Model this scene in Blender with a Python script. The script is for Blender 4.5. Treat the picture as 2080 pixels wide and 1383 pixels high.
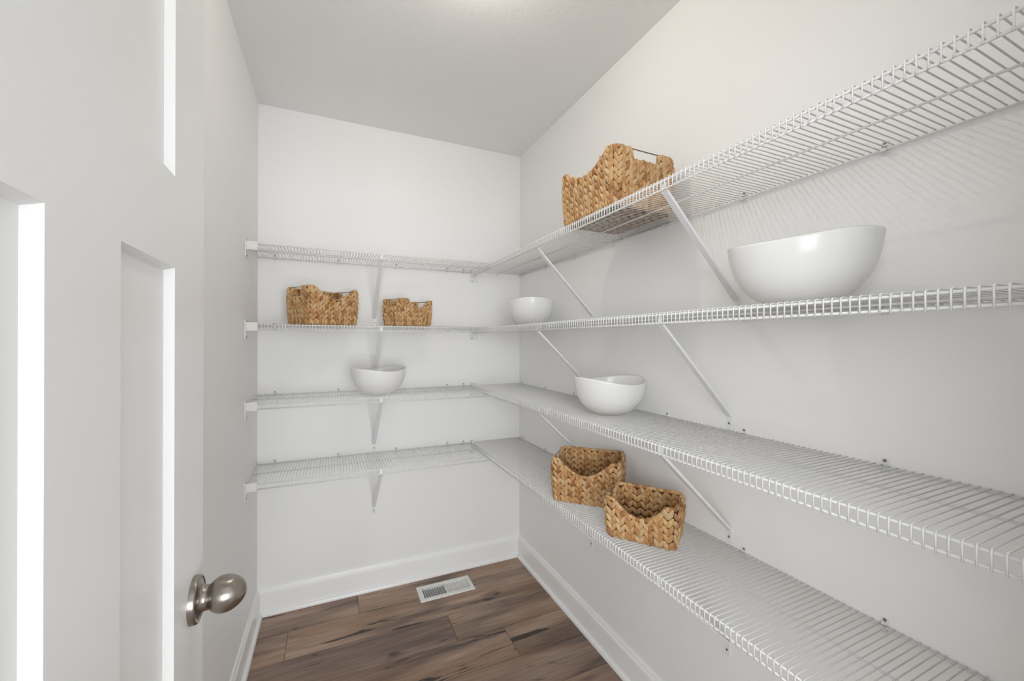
import bpy, bmesh, math, random
from mathutils import Vector, Matrix
random.seed(7)
for o in list(bpy.data.objects): bpy.data.objects.remove(o, do_unlink=True)
scene = bpy.context.scene
COL = scene.collection

# ------------------------------------------------------------------ camera
YAW, PITCH, ROLL, FPX = math.radians(23.973), math.radians(0.0948), math.radians(0.0907), 823.85
CAM = Vector((-1.0545, -2.2577, 1.30895))
fw = Vector((math.sin(YAW)*math.cos(PITCH), math.cos(YAW)*math.cos(PITCH), math.sin(PITCH)))
rt = Vector((math.cos(YAW), -math.sin(YAW), 0)); up = rt.cross(fw)
r2 = rt*math.cos(ROLL)+up*math.sin(ROLL); u2 = -rt*math.sin(ROLL)+up*math.cos(ROLL)
cd = bpy.data.cameras.new('camera'); cam = bpy.data.objects.new('camera', cd); COL.objects.link(cam)
cd.sensor_width = 36; cd.sensor_fit = 'HORIZONTAL'; cd.lens = FPX/2080*36; cd.clip_start = 0.02
m = Matrix((r2, u2, -fw)).transposed().to_4x4(); m.translation = CAM
cam.matrix_world = m
scene.camera = cam

# ------------------------------------------------------------------ light
DAYLIGHT = 0.80        # daylight in the room beyond the doorway
LAMP = 570.00           # ceiling disc lamp of the pantry
world = bpy.data.worlds.new('daylight'); scene.world = world; world.use_nodes = True
bg = world.node_tree.nodes['Background']; bg.inputs[0].default_value = (0.94, 0.975, 1.0, 1); bg.inputs[1].default_value = DAYLIGHT
WINDOW = 90.00          # large window of the room beyond, facing the doorway
wl = bpy.data.lights.new('window_daylight', 'AREA'); wl.shape = 'RECTANGLE'; wl.size = 2.2; wl.size_y = 1.9; wl.energy = WINDOW; wl.color = (.94,.975,1.0)
wo = bpy.data.objects.new('window_daylight', wl); COL.objects.link(wo); wo.location = (-.75, -5.4, 1.1); wo.rotation_euler = (math.radians(90), 0, 0)
SIDE_FILL = 132.00         # unseen fill light added at the left to brighten the right wall
wl = bpy.data.lights.new('side_fill', 'AREA'); wl.shape = 'RECTANGLE'; wl.size = 4.2; wl.size_y = 2.2; wl.energy = SIDE_FILL; wl.color = (.94,.975,1.0)
wo = bpy.data.objects.new('side_fill', wl); COL.objects.link(wo); wo.location = (-3.2, -4.2, 1.75); wo.rotation_euler = (math.radians(90), 0, math.radians(-45))
scene.view_settings.view_transform = 'Standard'; scene.view_settings.look = 'None'
scene.view_settings.gamma = 1; scene.view_settings.use_curve_mapping = False
scene.view_settings.exposure = 0.40

# ------------------------------------------------------------------ sizes
W, H, YF = 1.3765, 2.44, -2.171      # width, height, inner face of the doorway wall
D = 0.307                            # shelf depth
ZS = [1.7138, 1.3816, 1.0536, 0.7229]

# ------------------------------------------------------------------ helpers
def mesh_obj(name, bm, mat, parent=None, smooth=False, loc=None):
    me = bpy.data.meshes.new(name); bm.to_mesh(me); bm.free()
    if smooth:
        for p in me.polygons: p.use_smooth = True
    me.materials.append(mat)
    o = bpy.data.objects.new(name, me); COL.objects.link(o)
    if parent: o.parent = parent
    if loc: o.location = loc
    return o
def inst(name, me, parent, loc=(0,0,0), rz=0):
    o = bpy.data.objects.new(name, me); COL.objects.link(o); o.parent = parent
    o.location = loc; o.rotation_euler = (0,0,rz); return o
def empty(name, loc, rz=0):
    o = bpy.data.objects.new(name, None); COL.objects.link(o); o.location = loc; o.rotation_euler = (0,0,rz)
    o.empty_display_size = .05; return o
def tag(o, label, cat, group=None):
    o['label'] = label; o['category'] = cat
    if group: o['group'] = group
    return o
def struct(o, label=None, cat=None):
    o['kind'] = 'structure'
    if label: o['label'] = label; o['category'] = cat
    return o
def box(bm, x0, x1, y0, y1, z0, z1):
    v = [bm.verts.new(c) for c in ((x0,y0,z0),(x1,y0,z0),(x1,y1,z0),(x0,y1,z0),(x0,y0,z1),(x1,y0,z1),(x1,y1,z1),(x0,y1,z1))]
    for f in ((0,3,2,1),(4,5,6,7),(0,1,5,4),(1,2,6,5),(2,3,7,6),(3,0,4,7)): bm.faces.new([v[i] for i in f])
    return v
def bevel_all(bm, w, seg=2):
    bmesh.ops.bevel(bm, geom=list(bm.edges), offset=w, segments=seg, profile=.5, affect='EDGES', clamp_overlap=True)
def tube(bm, pts, r, n=8, up=Vector((0,0,1)), caps=True, radii=None):
    pts = [Vector(p) for p in pts]; rings = []
    for i, p in enumerate(pts):
        a = pts[max(i-1,0)]; b = pts[min(i+1,len(pts)-1)]; t = (b-a).normalized()
        u = up if abs(t.dot(up)) < .95 else Vector((1,0,0))
        s = t.cross(u).normalized(); w = s.cross(t)
        rr = radii[i] if radii else r
        rings.append([bm.verts.new(p+s*math.cos(2*math.pi*k/n)*rr+w*math.sin(2*math.pi*k/n)*rr) for k in range(n)])
    for i in range(len(rings)-1):
        for k in range(n): bm.faces.new((rings[i][k], rings[i][(k+1)%n], rings[i+1][(k+1)%n], rings[i+1][k]))
    if caps:
        bm.faces.new(rings[0][::-1]); bm.faces.new(rings[-1])
def lathe(bm, prof, n=48, axis='Z', M=None):
    rings = []
    for r, z in prof:
        ring = []
        for k in range(n):
            a = 2*math.pi*k/n; c = Vector((r*math.cos(a), r*math.sin(a), z))
            ring.append(bm.verts.new(M @ c if M else c))
        rings.append(ring)
    for i in range(len(rings)-1):
        for k in range(n): bm.faces.new((rings[i][k], rings[i][(k+1)%n], rings[i+1][(k+1)%n], rings[i+1][k]))
    return rings
def extrude_profile(bm, prof, A, B, out):
    """prof: list of (d, z); swept from A to B, d measured along out"""
    A, B, out = Vector(A), Vector(B), Vector(out)
    ra = [bm.verts.new(A+out*d+Vector((0,0,z))) for d, z in prof]; rb = [bm.verts.new(B+out*d+Vector((0,0,z))) for d, z in prof]
    n = len(prof)
    for i in range(n): bm.faces.new((ra[i], ra[(i+1)%n], rb[(i+1)%n], rb[i]))
    bm.faces.new(ra[::-1]); bm.faces.new(rb)
    bmesh.ops.recalc_face_normals(bm, faces=bm.faces)

# ------------------------------------------------------------------ materials
def new_mat(name):
    m = bpy.data.materials.new(name); m.use_nodes = True
    nt = m.node_tree; b = nt.nodes['Principled BSDF']; return m, nt, b
def lin(c): return tuple(((x/255+.055)/1.055)**2.4 if x/255 > .04045 else x/255/12.92 for x in c)+(1,)
def paint(name, col, rough, bump=0, scale=300, spec=.4):
    m, nt, b = new_mat(name); b.inputs['Base Color'].default_value = col; b.inputs['Roughness'].default_value = rough
    b.inputs['Specular IOR Level'].default_value = spec
    if bump:
        tc = nt.nodes.new('ShaderNodeTexCoord'); nz = nt.nodes.new('ShaderNodeTexNoise'); nz.inputs['Scale'].default_value = scale; nz.inputs['Detail'].default_value = 3
        bp = nt.nodes.new('ShaderNodeBump'); bp.inputs['Strength'].default_value = bump; bp.inputs['Distance'].default_value = .002
        nt.links.new(tc.outputs['Object'], nz.inputs['Vector']); nt.links.new(nz.outputs['Fac'], bp.inputs['Height']); nt.links.new(bp.outputs['Normal'], b.inputs['Normal'])
    return m
M_WALL = paint('wall_paint', (.92,.918,.91,1), .55, .06, 220)
M_CEIL = paint('ceiling_texture_paint', (.95,.947,.94,1), .8, .35, 55)
M_TRIM = paint('trim_gloss_paint', (.95,.95,.945,1), .3)
M_DOOR = paint('door_paint', (.87,.87,.86,1), .35, .03, 400)
M_WIRE = paint('white_coated_wire', (.86,.86,.85,1), .28)
M_PLASTIC = paint('white_plastic', (.86,.86,.85,1), .35)
M_BRACE = paint('white_painted_steel', (.86,.865,.87,1), .3)
M_CERAMIC = paint('white_glazed_ceramic', (.87,.87,.855,1), .2, spec=.4)
M_REG = paint('register_enamel', (.84,.83,.80,1), .3)
M_DUCT_SHADE = paint('duct_shade', (.03,.03,.035,1), .6)  # near-black, shade of the duct hollow put into the colour
M_SCREW, nt, b = new_mat('screw_metal'); b.inputs['Base Color'].default_value = (.28,.27,.26,1); b.inputs['Metallic'].default_value = .8; b.inputs['Roughness'].default_value = .4
M_GALV, nt, b = new_mat('galvanised_sheet'); b.inputs['Base Color'].default_value = (.55,.57,.6,1); b.inputs['Metallic'].default_value = .9; b.inputs['Roughness'].default_value = .4
M_NICKEL, nt, b = new_mat('brushed_nickel'); b.inputs['Base Color'].default_value = (.36,.325,.29,1); b.inputs['Metallic'].default_value = 1; b.inputs['Roughness'].default_value = .3; b.inputs['Anisotropic'].default_value = .6
M_HWIRE = paint('brown_handle_wire', lin((122,98,84)), .5)
M_LED, nt, b = new_mat('lamp_lens'); b.inputs['Base Color'].default_value = (.9,.9,.9,1); b.inputs['Emission Color'].default_value = (1,.92,.82,1); b.inputs['Emission Strength'].default_value = LAMP

def math_node(nt, op, a, b_=None, c=None):
    n = nt.nodes.new('ShaderNodeMath'); n.operation = op
    for i, v in enumerate((a, b_, c)):
        if v is None: continue
        if isinstance(v, (int, float)): n.inputs[i].default_value = v
        else: nt.links.new(v, n.inputs[i])
    return n.outputs[0]
def ramp(nt, fac, stops):
    r = nt.nodes.new('ShaderNodeValToRGB'); nt.links.new(fac, r.inputs[0]); e = r.color_ramp.elements
    while len(e) < len(stops): e.new(.5)
    for i, (p, c) in enumerate(stops): e[i].position = p; e[i].color = c
    return r.outputs[0]
def mixrgb(nt, kind, fac, a, b_):
    n = nt.nodes.new('ShaderNodeMix'); n.data_type = 'RGBA'; n.blend_type = kind
    if isinstance(fac, (int, float)): n.inputs[0].default_value = fac
    else: nt.links.new(fac, n.inputs[0])
    for s, v in ((6, a), (7, b_)):
        if isinstance(v, tuple): n.inputs[s].default_value = v
        else: nt.links.new(v, n.inputs[s])
    return n.outputs[2]

def wood_mat():
    m, nt, b = new_mat('walnut_toned_plank'); N = nt.nodes; L = nt.links
    tc = N.new('ShaderNodeTexCoord'); oi = N.new('ShaderNodeObjectInfo')
    off = N.new('ShaderNodeCombineXYZ'); L.new(math_node(nt, 'MULTIPLY', oi.outputs['Random'], 37.0), off.inputs[0]); L.new(math_node(nt, 'MULTIPLY', oi.outputs['Random'], 91.0), off.inputs[1])
    add = N.new('ShaderNodeVectorMath'); add.operation = 'ADD'; L.new(tc.outputs['Object'], add.inputs[0]); L.new(off.outputs[0], add.inputs[1])
    def noise(sx, sy, detail, rough, dist, scale=1.0):
        mp = N.new('ShaderNodeMapping'); mp.inputs['Scale'].default_value = (sx, sy, 1); L.new(add.outputs[0], mp.inputs[0])
        nz = N.new('ShaderNodeTexNoise'); nz.inputs['Scale'].default_value = scale; nz.inputs['Detail'].default_value = detail; nz.inputs['Roughness'].default_value = rough; nz.inputs['Distortion'].default_value = dist
        L.new(mp.outputs[0], nz.inputs['Vector']); return nz.outputs['Fac']
    broad = noise(1.3, 8.5, 4, .55, .7); grain = noise(4, 80, 4, .65, .4); wide = noise(1.7, 5, 2, .5, .2)
    crack = noise(1.5, 17, 5, .62, 1.3); knot = noise(4.2, 9.5, 2, .5, .6)
    base = ramp(nt, broad, [(.30, lin((92,76,68))), (.42, lin((128,108,96))), (.53, lin((158,135,119))), (.68, lin((180,157,137)))])
    warm = mixrgb(nt, 'MIX', ramp(nt, wide, [(.46,(0,0,0,1)),(.68,(.7,.7,.7,1))]), base, lin((150,117,90)))
    g = ramp(nt, grain, [(.3,(.76,.75,.74,1)),(.7,(1.20,1.19,1.18,1))])
    c1 = mixrgb(nt, 'MULTIPLY', 1.0, warm, g)
    tone = ramp(nt, oi.outputs['Random'], [(0,(.78,.76,.77,1)),(.5,(1.0,.98,.96,1)),(1,(1.22,1.18,1.13,1))])
    c2 = mixrgb(nt, 'MULTIPLY', 1.0, c1, tone)
    cr = ramp(nt, crack, [(.625,(0,0,0,1)),(.665,(.92,.92,.92,1))])
    c3 = mixrgb(nt, 'MIX', cr, c2, lin((44,33,28)))
    kn = ramp(nt, knot, [(.66,(0,0,0,1)),(.73,(.8,.8,.8,1))])
    c4 = mixrgb(nt, 'MIX', kn, c3, lin((40,31,27)))
    L.new(c4, b.inputs['Base Color'])
    b.inputs['Roughness'].default_value = .38; b.inputs['Specular IOR Level'].default_value = .45
    bp = N.new('ShaderNodeBump'); bp.inputs['Strength'].default_value = .12; bp.inputs['Distance'].default_value = .001
    L.new(grain, bp.inputs['Height']); L.new(bp.outputs['Normal'], b.inputs['Normal'])
    return m
M_WOOD = wood_mat()

def straw_mat(name, tint):
    m, nt, b = new_mat(name); N = nt.nodes; L = nt.links
    g = N.new('ShaderNodeNewGeometry'); oi = N.new('ShaderNodeObjectInfo')
    rnd = math_node(nt, 'FRACT', math_node(nt, 'ADD', math_node(nt, 'MULTIPLY', g.outputs['Random Per Island'], 5.37), math_node(nt, 'MULTIPLY', oi.outputs['Random'], 11.3)))
    col = ramp(nt, rnd, [(0, lin((158,112,74))), (.12, lin((186,140,94))), (.35, lin((208,165,115))), (.6, lin((218,180,130))), (.85, lin((210,182,142))), (1, lin((198,152,100)))])
    tc = N.new('ShaderNodeTexCoord'); mp = N.new('ShaderNodeMapping'); mp.inputs['Scale'].default_value = (420, 420, 60); L.new(tc.outputs['Object'], mp.inputs[0])
    nz = N.new('ShaderNodeTexNoise'); nz.inputs['Scale'].default_value = 1; nz.inputs['Detail'].default_value = 3; L.new(mp.outputs[0], nz.inputs['Vector'])
    st = ramp(nt, nz.outputs['Fac'], [(.3,(.74,.70,.66,1)),(.55,(1,1,1,1)),(.75,(1.08,1.06,1.03,1))])
    nz2 = N.new('ShaderNodeTexNoise'); nz2.inputs['Scale'].default_value = 22; nz2.inputs['Detail'].default_value = 2; L.new(tc.outputs['Object'], nz2.inputs['Vector'])
    bl = ramp(nt, nz2.outputs['Fac'], [(.34,(.80,.70,.60,1)),(.52,(1,1,1,1))])
    c = mixrgb(nt, 'MULTIPLY', 1.0, mixrgb(nt, 'MULTIPLY', 1.0, col, st), bl)
    c = mixrgb(nt, 'MULTIPLY', 1.0, c, tint)
    L.new(c, b.inputs['Base Color']); b.inputs['Roughness'].default_value = .5; b.inputs['Specular IOR Level'].default_value = .35
    bp = N.new('ShaderNodeBump'); bp.inputs['Strength'].default_value = .35; bp.inputs['Distance'].default_value = .001
    L.new(nz.outputs['Fac'], bp.inputs['Height']); L.new(bp.outputs['Normal'], b.inputs['Normal'])
    return m
M_STRAW = straw_mat('dried_water_hyacinth', (1,1,1,1))
M_GAP_SHADE = paint('weave_gap_shade', lin((84,52,30)), .9)  # dark tone puts the shade of the weave gaps into the colour

# ------------------------------------------------------------------ room shell
T = .12
bm = bmesh.new(); box(bm, -W-T, T, 0, T, -.1, H); struct(mesh_obj('wall_back', bm, M_WALL))
bm = bmesh.new(); box(bm, 0, T, YF-T, 0, -.1, H); struct(mesh_obj('wall_right', bm, M_WALL))
bm = bmesh.new(); box(bm, -W-T, -W, YF-T, 0, -.1, H); struct(mesh_obj('wall_left', bm, M_WALL))
bm = bmesh.new(); box(bm, -W-T, T, YF-T, T, H, H+.1); struct(mesh_obj('ceiling', bm, M_CEIL))
OX0, OX1, OZ = -1.268, -.535, 2.05    # doorway opening
WY0 = YF-.115
bm = bmesh.new(); box(bm, -W, OX0-.02, WY0, YF, -.1, H); box(bm, OX1+.02, 0, WY0, YF, -.1, H); box(bm, OX0-.02, OX1+.02, WY0, YF, OZ+.02, H)
struct(mesh_obj('wall_front', bm, M_WALL))
bm = bmesh.new(); box(bm, OX0-.02, OX0, WY0, YF, 0, OZ); box(bm, OX1, OX1+.02, WY0, YF, 0, OZ); box(bm, OX0-.02, OX1+.02, WY0, YF, OZ, OZ+.02)
struct(mesh_obj('trim_1', bm, M_TRIM))
bm = bmesh.new()
box(bm, OX0-.075, OX0-.006, YF, YF+.016, 0, OZ+.075); box(bm, OX1+.006, OX1+.075, YF, YF+.016, 0, OZ+.075); box(bm, OX0-.006, OX1+.006, YF, YF+.016, OZ+.006, OZ+.075)
struct(mesh_obj('trim_2', bm, M_TRIM))

# baseboards with a shoe moulding
BASE = [(0,0),(.0135,0),(.0135,.100),(.0125,.108),(.0095,.113),(.0080,.120),(.0055,.126),(0,.127)]
SHOE = [(.0135,0),(.026,0),(.0258,.008),(.0235,.014),(.0195,.0175),(.0135,.019)]
def baseboard(name, A, B, out, n):
    bm = bmesh.new(); extrude_profile(bm, BASE, A, B, out); struct(mesh_obj(name, bm, M_TRIM))
    bm = bmesh.new(); extrude_profile(bm, SHOE, A, B, out); struct(mesh_obj('trim_%d' % n, bm, M_TRIM))
baseboard('baseboard_back', (-W,0,0), (0,0,0), (0,-1,0), 3)
baseboard('baseboard_right', (0,YF,0), (0,0,0), (-1,0,0), 4)
baseboard('baseboard_left', (-W,YF,0), (-W,0,0), (1,0,0), 5)
baseboard('baseboard_front', (OX1+.075,YF,0), (0,YF,0), (0,1,0), 6)

# floor of separate planks running along the back wall, pieces around the register opening
bm = bmesh.new(); box(bm, -3.2, 1.4, -4.6, T, -.1, -.014)
floor = struct(mesh_obj('floor', bm, M_DUCT_SHADE))  # slab top carries the painted shade of the register opening
PW = .1812
VX0, VX1, VY0, VY1 = -.6440, -.3565, -.2205, -.0855          # register outline
HOLE = (VX0+.02, VX1-.02, VY0+.02, VY1-.02)
def plank(x0, x1, y0, y1):
    g = .0006; bm = bmesh.new(); cx, cy = (x0+x1)/2, (y0+y1)/2
    vs = box(bm, x0-cx+g, x1-cx-g, y0-cy+g, y1-cy-g, -.013, 0)
    top = [e for e in bm.edges if all(v.co.z > -.001 for v in e.verts)]
    bmesh.ops.bevel(bm, geom=top, offset=.0012, segments=1, affect='EDGES')
    return mesh_obj('plank', bm, M_WOOD, floor, loc=(cx, cy, 0))
seams = {0:[-.931], 1:[-1.230,-.03], 2:[-.547], 3:[-.332], 4:[-.98], 5:[-.60], 6:[-1.12,-.10], 7:[-.80], 8:[-.42], 9:[-1.05], 10:[-.70], 11:[-.25], 12:[-.9], 13:[-.6], 14:[-1.1], 15:[-.4]}
for k in range(16):
    y1, y0 = -k*PW, -(k+1)*PW
    xs = [-W-.6 if k > 12 else -W] + seams[k] + [0.0 if k < 12 else .6]
    if k == 1: xs = [-W, -1.230, 0.0]
    for a, c in zip(xs[:-1], xs[1:]):
        if c-a < .02: continue
        if k == 0 and a < HOLE[0] < c:      # row under the register: leave the duct opening free
            h = HOLE; me_parts = [(a,h[0],y0,y1),(h[1],c,y0,y1),(h[0],h[1],h[3],y1)]
            bm = bmesh.new(); cx, cy = (a+c)/2, (y0+y1)/2; g = .0006
            for i, (p0,p1,q0,q1) in enumerate(me_parts):
                box(bm, p0-cx+(g if i == 0 else 0), p1-cx-(g if i == 1 else 0), q0-cy+(g if i != 2 else 0), q1-cy-g, -.013, 0)
            mesh_obj('plank', bm, M_WOOD, floor, loc=(cx, cy, 0)); continue
        if k == 1 and a < HOLE[0] < c:
            h = HOLE; bm = bmesh.new(); cx, cy = (a+c)/2, (y0+y1)/2; g = .0006
            for i, (p0,p1,q0,q1) in enumerate([(a,h[0],y0,y1),(h[1],c,y0,y1),(h[0],h[1],y0,h[2])]):
                box(bm, p0-cx+(g if i == 0 else 0), p1-cx-(g if i == 1 else 0), q0-cy+g, q1-cy-(g if i != 2 else 0), -.013, 0)
            mesh_obj('plank', bm, M_WOOD, floor, loc=(cx, cy, 0)); continue
        plank(a, c, y0, y1)

# ------------------------------------------------------------------ door, open at a right angle on the left
DW, DH, DT = .714, 2.03, .035
da = math.radians(-1.2)
HX, HY = -1.2421 + .639*math.sin(math.radians(1.2)), -1.5323-.639*math.cos(da)
# local frame: x along the leaf from hinge to lock edge, -y towards the room, z up
door = empty('door_1', (HX-DT*math.cos(da), HY, .012), math.radians(90)-da)
struct(door, 'white three-panel door swung open along the left wall', 'door')
RX = [(.142,.298),(.4155,.572)]           # lower panel openings
ZB, ZM0, ZM1, ZT = .24, 1.3916, 1.510, 1.905
bm = bmesh.new(); e = .0105; sl = .0045
def quad(bm, *c): bm.faces.new([bm.verts.new(Vector(q)) for q in c])
holes = [(RX[0][0],RX[0][1],ZB,ZM0),(RX[1][0],RX[1][1],ZB,ZM0),(.142,.572,ZM1,ZT)]
for y, s in ((0,1),(-DT,-1)):
    rects = [(0,.142,0,DH),(.572,DW,0,DH),(.142,.572,0,ZB),(.142,.572,ZM0,ZM1),(.142,.572,ZT,DH),(RX[0][1],RX[1][0],ZB,ZM0)]
    for x0,x1,z0,z1 in rects:
        c = [(x0,y,z0),(x1,y,z0),(x1,y,z1),(x0,y,z1)]
        quad(bm, *(c[::-1] if s > 0 else c))
for c in (((0,0,0),(0,-DT,0),(0,-DT,DH),(0,0,DH)), ((DW,0,0),(DW,0,DH),(DW,-DT,DH),(DW,-DT,0)), ((0,0,DH),(0,-DT,DH),(DW,-DT,DH),(DW,0,DH)), ((0,0,0),(DW,0,0),(DW,-DT,0),(0,-DT,0))):
    quad(bm, *c)
bmesh.ops.remove_doubles(bm, verts=bm.verts, dist=1e-5)
mesh_obj('leaf_frame', bm, M_DOOR, door)
for x0,x1,z0,z1 in holes:
    bm = bmesh.new()
    for y, s in ((0,1),(-DT,-1)):
        yi = y-s*e
        o_ = [(x0,y,z0),(x1,y,z0),(x1,y,z1),(x0,y,z1)]; i_ = [(x0+sl,yi,z0+sl),(x1-sl,yi,z0+sl),(x1-sl,yi,z1-sl),(x0+sl,yi,z1-sl)]
        for k in range(4):
            q = (o_[k], o_[(k+1)%4], i_[(k+1)%4], i_[k]); quad(bm, *(q[::-1] if s > 0 else q))
        quad(bm, *(i_[::-1] if s > 0 else i_))
    bmesh.ops.remove_doubles(bm, verts=bm.verts, dist=1e-5)
    mesh_obj('panel', bm, M_DOOR, door)
# knob set, on both faces
KX, KZ = .639+.0195, .9225-.012
for s in (1, -1):
    y0 = 0 if s > 0 else -DT
    Mk = Matrix.Translation((KX, y0, KZ)) @ Matrix.Rotation(math.radians(-90*s), 4, 'X')
    bm = bmesh.new()
    prof = [(.0,.0295),(.0165,.0295),(.0166,.024),(.0170,.019),(.0178,.0165)]
    egg = []
    for i in range(0, 25):
        t = math.pi*i/24
        ax = .0418-.0262*math.cos(t); rr = .0262*math.sin(t)*(1+.09*math.cos(t))
        egg.append((max(rr,.0001), ax))
    egg = [q for q in egg if not (q[1] < .0418 and q[0] < .0168)]
    rings = lathe(bm, [(.0168,.012)]+[(.0168,egg[0][1]-.001)]+egg, 56, M=Mk)
    bmesh.ops.recalc_face_normals(bm, faces=bm.faces)
    kn = mesh_obj('door_knob', bm, M_NICKEL, door, True); kn['label'] = 'brushed nickel egg-shaped door knob'
    bm = bmesh.new(); lathe(bm, [(.0335,0),(.0335,.0065),(.0325,.0085),(.0305,.0092),(.0295,.0080),(.026,.0082),(.0215,.0100),(.0190,.0125),(.0178,.0160),(.0174,.02),(.010,.02)], 64, M=Mk)
    bmesh.ops.recalc_face_normals(bm, faces=bm.faces)
    r_ = mesh_obj('rose', bm, M_NICKEL, kn, True)
bm = bmesh.new(); box(bm, DW-.0005, DW+.0012, -DT/2-.0127, -DT/2+.0127, KZ-.028, KZ+.028); mesh_obj('latch_plate', bm, M_NICKEL, door)
for hz in (.18, 1.0, 1.82):
    bm = bmesh.new(); tube(bm, [(-.003,.004,hz-.045),(-.003,.004,hz+.045)], .006, 12); mesh_obj('hinge', bm, M_NICKEL, door, True)

# ------------------------------------------------------------------ ceiling lamp
lamp = tag(empty('ceiling_light', (-.69, -1.24, H)), 'small bulb lamp in the middle of the pantry ceiling', 'ceiling light')
bm = bmesh.new(); lathe(bm, [(.115,0),(.115,-.008),(.108,-.012),(.034,-.016),(.024,-.026),(.022,-.034),(.0005,-.034)], 48); bmesh.ops.recalc_face_normals(bm, faces=bm.faces)  # unseen holder, its pan widened to catch the bulb's hot spot on the ceiling
mesh_obj('lamp_holder_shield', bm, M_PLASTIC, lamp, True)
bm = bmesh.new(); BR = .014
lathe(bm, [(.007,-.033),(.008,-.037)]+[(max(.0004, BR*math.sin(a)), -.048+BR*math.cos(a)) for a in [math.radians(q) for q in range(40,181,10)]], 40)
bmesh.ops.recalc_face_normals(bm, faces=bm.faces)
mesh_obj('bulb', bm, M_LED, lamp, True)

# ------------------------------------------------------------------ wire shelves
PITCHW = .0127; LIP = .0305; RW = .0013; RR = .0024
def wire_path(bm, x):
    tube(bm, [(x,-.003,-RW),(x,-D+.004,-RW),(x,-D+.001,-RW-.0012),(x,-D,-.0050),(x,-D,-LIP)], RW, 6, up=Vector((1,0,0)))
bm = bmesh.new(); wire_path(bm, 0); WIRE_ME = bpy.data.meshes.new('deck_wire'); bm.to_mesh(WIRE_ME); bm.free(); WIRE_ME.materials.append(M_WIRE)
for p_ in WIRE_ME.polygons: p_.use_smooth = True
# wall clip and its screw
bm = bmesh.new()
box(bm, -.0065,.0065, -.003,0, -.016,.013); box(bm, -.0055,.0055, -.0125,-.003, -.0125,-.0095); box(bm, -.0055,.0055, -.0125,-.0098, -.0125,-.004); box(bm, -.0045,.0045, -.0085,-.003, .0005,.0035)
bevel_all(bm, .0006, 1); CLIP_ME = bpy.data.meshes.new('wall_clip'); bm.to_mesh(CLIP_ME); bm.free(); CLIP_ME.materials.append(M_PLASTIC)
bm = bmesh.new(); Ms = Matrix.Rotation(math.radians(90), 4, 'X')
lathe(bm, [(.0034,0),(.0034,.0010),(.0026,.0018),(.0001,.0021)], 12, M=Ms); SCREW_ME = bpy.data.meshes.new('screw'); bm.to_mesh(SCREW_ME); bm.free(); SCREW_ME.materials.append(M_SCREW)

def brace(sh, xt, xf, drop=.288):
    """diagonal channel brace: from the front lip (local x=xt) down to the wall (local x=xf)"""
    A = Vector((xt, -D+.0075, -LIP+.0005)); B = Vector((xf, -.0045, -drop))
    t = (B-A).normalized(); s = Vector((1,0,0)); s = (s-t*s.dot(t)).normalized(); n = s.cross(t)
    if n.z < 0: n = -n
    bm = bmesh.new()
    def bar(P, Q, w0, w1, h0, h1):
        vs = [bm.verts.new(X+s*w+n*h) for X in (P,Q) for w,h in ((w0,h0),(w1,h0),(w1,h1),(w0,h1))]
        for f in ((0,1,2,3),(7,6,5,4),(0,4,5,1),(1,5,6,2),(2,6,7,3),(3,7,4,0)): bm.faces.new([vs[i] for i in f])
    hw = .0085
    bar(A, B, -hw, hw, -.0012, .0008); bar(A, B, -hw, -hw+.0016, .0008, .0058); bar(A, B, hw-.0016, hw, .0008, .0058)
    # hook running up inside the lip to the front rail
    U = A + Vector((0, .001, LIP-.010))
    vs = []
    for P in (A-t*.004, U):
        for w, h in ((-.006,-.0008),(.006,-.0008),(.006,.0012),(-.006,.0012)): vs.append(bm.verts.new(P+Vector((w,h+.001,0))))
    for f in ((0,1,2,3),(7,6,5,4),(0,4,5,1),(1,5,6,2),(2,6,7,3),(3,7,4,0)): bm.faces.new([vs[i] for i in f])
    bmesh.ops.recalc_face_normals(bm, faces=bm.faces)
    br = mesh_obj('support_brace', bm, M_BRACE, sh); br['label'] = 'diagonal white steel brace from lip to wall'
    bm = bmesh.new(); box(bm, xf-.0095, xf+.0095, -.0025, 0, -drop-.038, -drop+.004); bevel_all(bm, .0008, 1)
    mesh_obj('foot_plate', bm, M_BRACE, br)
    inst('screw', SCREW_ME, br, (xf, -.0025, -drop-.021))
    return br
def clip(sh, x):
    c = inst('wall_clip', CLIP_ME, sh, (x, 0, 0)); inst('screw', SCREW_ME, c, (0, -.003, .0085)); return c
def end_bracket(sh, x, sgn, armlen, thin=False):
    """plate on the wall closing the end of the shelf lip; sgn = direction of the arm along local x"""
    bm = bmesh.new()
    xs = sorted((x, x+sgn*.004)); hw = .010
    box(bm, xs[0], xs[1], -D-.012, -D+.036, -.064, .012)
    bevel_all(bm, .0010, 2)
    eb = mesh_obj('end_bracket', bm, M_PLASTIC, sh)
    bm = bmesh.new(); xs = sorted((x+sgn*.003, x+sgn*armlen))
    box(bm, xs[0], xs[1], -D-.0045, -D+.0105, -LIP-.002, .0035); bevel_all(bm, .0018, 2)
    mesh_obj('sleeve', bm, M_PLASTIC, eb)
    for zz in (.006, -.057):
        s_ = inst('screw', SCREW_ME, eb, (x+sgn*.004, -D, zz), math.radians(90)*sgn)
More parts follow.
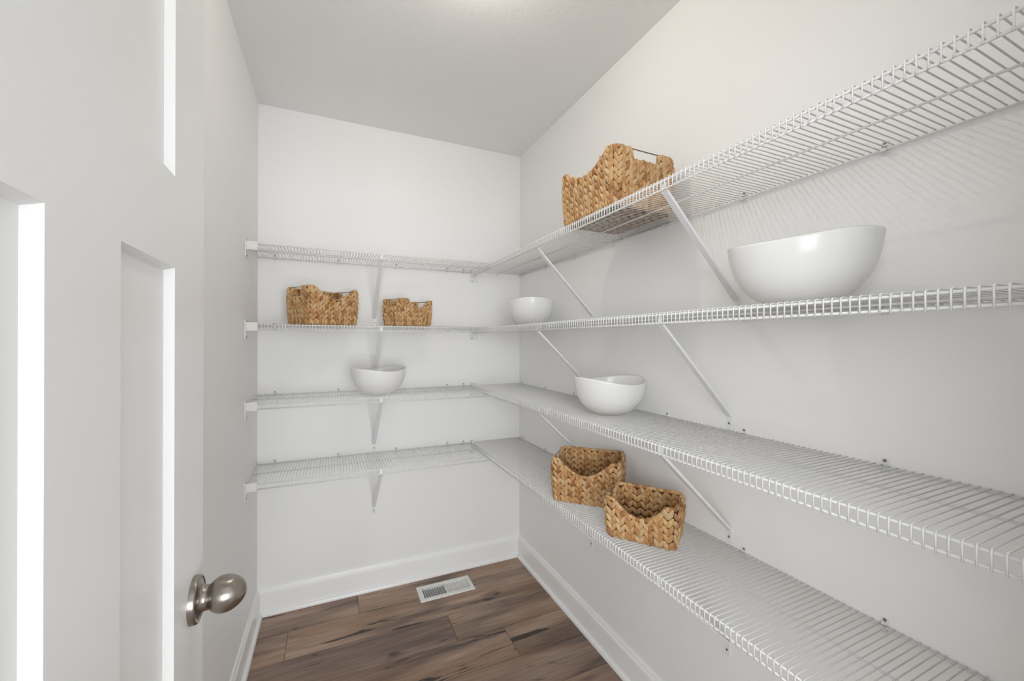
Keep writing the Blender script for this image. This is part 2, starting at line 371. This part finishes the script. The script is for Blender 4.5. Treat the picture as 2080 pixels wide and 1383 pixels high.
def shelf(name, label, loc, rz, length, phase, split, clips, x_front=(0,0)):
    sh = tag(empty(name, loc, rz), label, 'wire shelf', 'white wire shelves of the pantry')
    for nm, y, z, x0, x1 in (('back_rail', -.0065, -.0062, .002, length-.002), ('middle_rail', -.150, -.0062, .002, length-.002),
                     ('front_top_rail', -D+.0048, -.0064, x_front[0]+.002, length-.002), ('front_bottom_rail', -D+.0046, -LIP+.0035, x_front[0]+.002, length-.002)):
        bm = bmesh.new(); tube(bm, [(x0,y,z),(x1,y,z)], RR, 8); mesh_obj(nm, bm, M_WIRE, sh, True)
    n = int((length-.004-phase)/PITCHW)+1
    far = bmesh.new(); nf = 0
    for k in range(n):
        x = phase+k*PITCHW
        if x < .003: continue
        if x < split: wire_path(far, x); nf += 1
        else: inst('deck_wire', WIRE_ME, sh, (x,0,0))
    if nf:
        o = mesh_obj('far_deck_wires', far, M_WIRE, sh, True); o['kind'] = 'stuff'
    else: far.free()
    for x in clips: clip(sh, x)
    return sh
ORD = ['topmost', 'second from top', 'third from top', 'lowest']
WHAT_R = ['carrying one large basket', 'carrying two white bowls', 'carrying one white bowl', 'carrying two baskets']
WHAT_B = ['empty, across back wall', 'across back wall, carrying two baskets', 'across back wall, carrying one white bowl', 'empty, across back wall']
PH = [.0005, .0100, .0078, .0040]
NEAR = [(1.489,1.462),(1.476,1.440),(1.476,1.440),(1.472,1.434)]
for i, z in enumerate(ZS):
    sh = shelf('wire_shelf', 'long white wire shelf on right wall, %s, %s' % (ORD[i], WHAT_R[i]), (0,0,z), math.radians(-90), -YF-.004, PH[i], 1.2,
               [.045, .335, .617, .91, 1.204, 1.487, 1.802, 2.10])
    brace(sh, *NEAR[i]); brace(sh, .803, .760)
    # bracket that receives the lip of the right shelf at the back wall
    end_bracket(sh, 0, 1, .022)
    sb = shelf('wire_shelf', 'short white wire shelf, %s, %s' % (ORD[i], WHAT_B[i]), (-W,0,z), 0, W-D-.004, .0052, 0,
               [.072, .354, .640, .9225, 1.0185], (.03,0))
    brace(sb, W-.846, W-.849)
    end_bracket(sb, 0, 1, .0425)

# ------------------------------------------------------------------ woven baskets
def lobe(bm, P, t, n, up_, L, w, th, lean, lift):
    """one flattened strand loop of the plait; P centre, t tangent, n outward normal"""
    ax = (up_*math.cos(lean)+t*math.sin(lean)).normalized(); sd = (t*math.cos(lean)-up_*math.sin(lean)).normalized()
    ws = (.45,.92,1.0,.74,.10); hs = (.15,.72,1.0,.9,.35); rows = []
    for k in range(5):
        u = (k/4-.5)*L; c = P+ax*u+n*((k/4-.5)*2*lift)
        ww = w*ws[k]; hh = th*hs[k]
        rows.append([bm.verts.new(c+sd*a*ww+n*b_*hh) for a, b_ in ((-1,-.25),(-.6,.66),(0,1),(.6,.66),(1,-.25))])
    for k in range(4):
        for j in range(4): bm.faces.new((rows[k][j], rows[k][j+1], rows[k+1][j+1], rows[k+1][j]))
def basket(label, L, Wd, hc, sag, loc, rz, seed, notch=.040, colw=.0265, group='woven baskets'):
    rnd = random.Random(seed)
    root = tag(empty('woven_basket', loc, rz), label, 'basket', group)
    rc = .020; hx, hy = L/2-.006, Wd/2-.006
    # rounded rectangle, starting at front left, counter-clockwise: front (-y), right end (+x), back, left end
    segs = []
    def add_line(a, b_, n, tagname): segs.append(('l', Vector(a), Vector(b_), Vector(n), tagname, (Vector(b_)-Vector(a)).length))
    def add_arc(c, a0): segs.append(('a', Vector(c), a0, None, 'corner', rc*math.pi/2))
    add_line((-hx+rc,-hy,0),(hx-rc,-hy,0),(0,-1,0),'front'); add_arc((hx-rc,-hy+rc,0),-math.pi/2)
    add_line((hx,-hy+rc,0),(hx,hy-rc,0),(1,0,0),'end'); add_arc((hx-rc,hy-rc,0),0)
    add_line((hx-rc,hy,0),(-hx+rc,hy,0),(0,1,0),'back'); add_arc((-hx+rc,hy-rc,0),math.pi/2)
    add_line((-hx,hy-rc,0),(-hx,-hy+rc,0),(-1,0,0),'end'); add_arc((-hx+rc,-hy+rc,0),math.pi)
    total = sum(s[5] for s in segs)
    nw, nd = Wd*.215, notch         # handle notch half-width and depth
    def at(s):
        s %= total
        for sg in segs:
            if s <= sg[5]+1e-9:
                f = s/sg[5]
                if sg[0] == 'l': P = sg[1].lerp(sg[2], f); n = sg[3]
                else:
                    a = sg[2]+f*math.pi/2; n = Vector((math.cos(a), math.sin(a), 0)); P = sg[1]+n*rc
                top = hc
                if sg[4] == 'front':
                    g = min(1, max(0, (f*1.04-.02))); top = hc-sag*math.sin(math.pi*g)**.95*1.05
                elif sg[4] == 'end':
                    d = abs(f-.5)*sg[5]
                    top = hc-nd*(1-min(1, max(0, (d-nw+.004)/.006)))
                return P, n, Vector((-n.y, n.x, 0)), top
            s -= sg[5]
        return at(0)
    def off(z): q = z/hc; return -.006*(1-q)**1.5+.0045*math.sin(math.pi*min(1,q))
    # dark shell added behind the plaits so their gaps look shaded
    NS = int(total/.006); bmc = bmesh.new(); ro, ri, lo, li = [], [], [], []
    NZ = 6
    gridO, gridI = [], []
    for k in range(NS):
        P, n, t, top = at(k*total/NS); top -= .004
        gridO.append([bmc.verts.new(P+n*(off(top*j/NZ)+.0002)+Vector((0,0,.003+(top-.003)*j/NZ))) for j in range(NZ+1)])
        gridI.append([bmc.verts.new(P+n*(off(top*j/NZ)-.0042)+Vector((0,0,.003+(top-.003)*j/NZ))) for j in range(NZ+1)])
    for k in range(NS):
        k2 = (k+1)%NS
        for j in range(NZ):
            bmc.faces.new((gridO[k][j], gridO[k2][j], gridO[k2][j+1], gridO[k][j+1])); bmc.faces.new((gridI[k][j+1], gridI[k2][j+1], gridI[k2][j], gridI[k][j]))
        bmc.faces.new((gridO[k][NZ], gridO[k2][NZ], gridI[k2][NZ], gridI[k][NZ])); bmc.faces.new((gridI[k][0], gridI[k2][0], gridO[k2][0], gridO[k][0]))
    mesh_obj('gap_shade_shell', bmc, M_GAP_SHADE, root, True)
    # woven bottom: flat plaited strips
    bmc = bmesh.new(); box(bmc, -hx+.006, hx-.006, -hy+.006, hy-.006, .0030, .0048); mesh_obj('gap_shade_plate', bmc, M_GAP_SHADE, root)  # added dark plate, gives the bottom weave its shaded gaps
    bmb = bmesh.new(); nx = int((L-.04)/.016)
    for i in range(nx):
        x = -L/2+.02+(i+.5)*(L-.04)/nx; ny = int((Wd-.03)/.03)
        for j in range(ny):
            y = -Wd/2+.015+(j+.5)*(Wd-.03)/ny
            for sgn, z in ((1,.004),(-1,.0035)):
                lobe(bmb, Vector((x,y,z)), Vector((1,0,0)), Vector((0,0,sgn)), Vector((0,1,0)), .037, .0088, .003, (.5 if i%2 else -.5), .0006)
    mesh_obj('woven_bottom', bmb, M_STRAW, root, True)
    # plaits
    nb = max(8, round(total/colw)); pw = total/nb
    ph = 0.0
    for q in range(nb):
        bmw = bmesh.new()
        for half in (0, 1):
            s = (q+.25+.5*half)*pw+ph
            P, n, t, top = at(s)
            sgn = 1 if half == 0 else -1
            pitch = .0215*rnd.uniform(.94,1.06); z = .0125
            while z < top-.004:
                Ll = .031*rnd.uniform(.92,1.1); zz = min(z, top-.012)
                lean = sgn*math.radians(27)*rnd.uniform(.8,1.2)
                Lc = min(Ll, 2*(top-.001-zz)+.008, 2*zz+.005)
                jz = Vector((0,0,zz)); 
                o_ = P+n*(off(zz)+.0012+rnd.uniform(-.0006,.0008))+jz+t*rnd.uniform(-.0008,.0008)
                lobe(bmw, o_, t, n, Vector((0,0,1)), Lc, pw*.285*rnd.uniform(.92,1.1), .0056*rnd.uniform(.85,1.15), lean, .0020)
                i_ = P+n*(off(zz)-.0052)+jz
                lobe(bmw, i_, -t, -n, Vector((0,0,1)), Lc, pw*.285*rnd.uniform(.92,1.1), .0046, -lean, .0022)
                z += pitch
        mesh_obj('plait', bmw, M_STRAW, root, True)
    # rim wrapped strand by strand
    bmr = bmesh.new(); step = .011; NR = int(total/step)
    fine = 10; pts = []
    for k in range(NR*fine):
        P, n, t, top = at(k*total/(NR*fine)); pts.append(P+n*(off(top)-.0018)+Vector((0,0,top-.0045)))
    K = len(pts); k = 0
    while k < K:
        # walk one wrap (~11 mm of real path length)
        seg = [pts[k]]; ln = 0; j = k; want = step*rnd.uniform(.75,1.35)
        while ln < want and j < K:
            a = pts[j % K]; b_ = pts[(j+1) % K]; ln += (b_-a).length; j += 1
            seg.append(pts[j % K])
        if len(seg) > 6:
            seg = [seg[round(i*(len(seg)-1)/4)] for i in range(5)]
        dirv = (seg[-1]-seg[0]).normalized()
        seg = [seg[0]-dirv*.0012]+seg[1:-1]+[seg[-1]+dirv*.0012]
        m_ = len(seg); R0 = .0063*rnd.uniform(.9,1.1)
        tube(bmr, seg, R0, 8, radii=[R0*(.84+.16*math.sin(math.pi*i/(m_-1))) for i in range(m_)])
        k = j
    mesh_obj('wrapped_rim', bmr, M_STRAW, root, True)
    bmf = bmesh.new(); k = 0; NB = int(total/.012)
    for k in range(NB):
        seg = []
        for i in range(4):
            P, n, t, top = at((k+i/3)*total/NB); seg.append(P+n*(off(.005)+.0005)+Vector((0,0,.0052)))
        R0 = .0046*rnd.uniform(.92,1.08); tube(bmf, seg, R0, 7, radii=[R0*q for q in (.86,1,1,.86)])
    mesh_obj('base_rim', bmf, M_STRAW, root, True)
    for sx in (-1, 1):
        bmh = bmesh.new(); x = sx*(hx-.0005)
        tube(bmh, [(x,-nw-.012,hc-.0035),(x,nw+.012,hc-.0035)], .0017, 8); mesh_obj('handle_wire', bmh, M_HWIRE, root, True)
    return root
basket('large woven basket alone on the topmost right shelf', .290, .256, .180, .046, (-.178,-1.145,ZS[0]+.001), math.radians(-88.3), 1, .034)
basket('medium woven basket on the back wall shelf, left of the pair', .254, .198, .168, .050, (-1.0905,-.1655,ZS[1]+.001), math.radians(32.1), 2, .045)
basket('small woven basket on the back wall shelf, right of the pair', .204, .163, .132, .040, (-.7035,-.169,ZS[1]+.001), math.radians(32.6), 3, .038)
basket('medium woven basket on the lowest right shelf, behind the small one', .252, .192, .158, .052, (-.1655,-.975,ZS[3]+.001), math.radians(-44.8), 4)
basket('small woven basket at the front of the lowest right shelf', .213, .160, .119, .044, (-.181,-1.291,ZS[3]+.001), math.radians(-53.3), 5, .034)

# ------------------------------------------------------------------ bowls with a wavy rim
BOWL_TAB = [(0,.33),(.05,.455),(.1,.555),(.18,.665),(.26,.745),(.36,.82),(.5,.893),(.75,.965),(1,1.0)]
def spline(tab, t):
    for i in range(len(tab)-1):
        (a, va), (b_, vb) = tab[i], tab[i+1]
        if t <= b_+1e-9:
            h = b_-a; f = (t-a)/h
            def slope(j):
                j0, j1 = max(j-1,0), min(j+1,len(tab)-1); return (tab[j1][1]-tab[j0][1])/(tab[j1][0]-tab[j0][0])
            m0, m1 = slope(i)*h, slope(i+1)*h
            return (2*f**3-3*f*f+1)*va+(f**3-2*f*f+f)*m0+(-2*f**3+3*f*f)*vb+(f**3-f*f)*m1
    return tab[-1][1]
def bowl(label, loc, R, h, amp, phi, lean_amp=0, lean_phi=0):
    prof = []
    N = 26
    for i in range(N+1):
        t = i/N
        r = spline(BOWL_TAB, t)
        prof.append((t, r))
    n = 96; bm = bmesh.new(); th = .0045
    def ring(t, r, z_off=0, dr=0):
        out = []
        for k in range(n):
            a = 2*math.pi*k/n
            wave = amp*math.cos(2*(a-phi))+lean_amp*math.cos(a-lean_phi)
            hh = h+wave; rr = R*r*(1+.045*math.cos(2*(a-phi)))+dr
            out.append(bm.verts.new((max(rr,.0005)*math.cos(a), max(rr,.0005)*math.sin(a), hh*t+z_off)))
        return out
    rings = [ring(0,.0,.002), ring(0,.25,.002), ring(0,.285,0), ring(.0,.30,.0012)]
    rings += [ring(t, r, .0015*(1-t)) for t, r in prof[1:]]
    rings.append(ring(1, 1, .0018, -th*.5))
    inner = []
    for t, r in prof[::-1]:
        inner.append(ring(t*.94+.06 if t < 1 else 1, r, -.0004 if t == 1 else 0, -th))
    rings += inner; rings.append(ring(.06, 0, 0))
    for a, b_ in zip(rings[:-1], rings[1:]):
        for k in range(n): bm.faces.new((a[k], a[(k+1)%n], b_[(k+1)%n], b_[k]))
    bmesh.ops.recalc_face_normals(bm, faces=bm.faces)
    o = mesh_obj('serving_bowl', bm, M_CERAMIC, None, True, loc=loc)
    return tag(o, label, 'bowl', 'white wavy-rimmed bowls')
bowl('glossy white wavy-rimmed bowl nearest the camera, below the topmost right shelf', (-.172,-1.733,ZS[1]+.0003), .127, .125, .007, math.radians(-75), .001, math.radians(-80))
bowl('glossy white bowl in the room corner, on the second shelf from top', (-.150,-.455,ZS[1]+.0003), .118, .126, .007, math.radians(248))
bowl('glossy white bowl standing above the two baskets of the lowest right shelf', (-.163,-1.095,ZS[2]+.0003), .124, .121, .009, math.radians(8), .003, math.radians(160))
bowl('glossy white bowl standing on the short back wall shelf', (-.847,-.226,ZS[2]+.0003), .124, .122, .008, math.radians(25))

# ------------------------------------------------------------------ floor register
reg = tag(empty('floor_register', ((VX0+VX1)/2, (VY0+VY1)/2, 0)), 'white metal floor register by the back baseboard', 'floor vent')
rw, rd = (VX1-VX0)/2, (VY1-VY0)/2; iw, idp = .1195, .0445
bm = bmesh.new()
def ringrect(w, d, z): return [bm.verts.new(c) for c in ((-w,-d,z),(w,-d,z),(w,d,z),(-w,d,z))]
rs = [ringrect(rw,rd,0), ringrect(rw,rd,.0015), ringrect(rw-.004,rd-.004,.0045), ringrect(iw+.002,idp+.002,.0055), ringrect(iw,idp,.0045), ringrect(iw,idp,-.012)]
for a, b_ in zip(rs[:-1], rs[1:]):
    for k in range(4): bm.faces.new((a[k], a[(k+1)%4], b_[(k+1)%4], b_[k]))
mesh_obj('frame', bm, M_REG, reg)
def fin_mesh(ang):
    bm = bmesh.new(); c, s = math.cos(ang), math.sin(ang)
    vs = []
    for y in (-idp, idp):
        for u, w in ((-.006,-.0006),(.006,-.0006),(.006,.0006),(-.006,.0006)): vs.append(bm.verts.new((u*c-w*s, y, u*s+w*c-.0035)))
    for f in ((0,1,2,3),(7,6,5,4),(0,4,5,1),(1,5,6,2),(2,6,7,3),(3,7,4,0)): bm.faces.new([vs[i] for i in f])
    bmesh.ops.recalc_face_normals(bm, faces=bm.faces)
    me = bpy.data.meshes.new('fin'); bm.to_mesh(me); bm.free(); me.materials.append(M_REG); return me
FA, FB = fin_mesh(math.radians(-58)), fin_mesh(math.radians(36))
for k in range(9): inst('fin', FA, reg, (-iw+.0128*(k+.75)+.001, 0, 0))
for k in range(9): inst('fin', FB, reg, (.006+.0128*(k+.35), 0, 0))
bm = bmesh.new(); box(bm, -.003, .003, -idp, idp, -.008, .0052); mesh_obj('centre_bar', bm, M_REG, reg)
bm = bmesh.new(); box(bm, -iw, iw, -.018, idp, -.0135, -.0125); mesh_obj('damper', bm, M_GALV, reg)
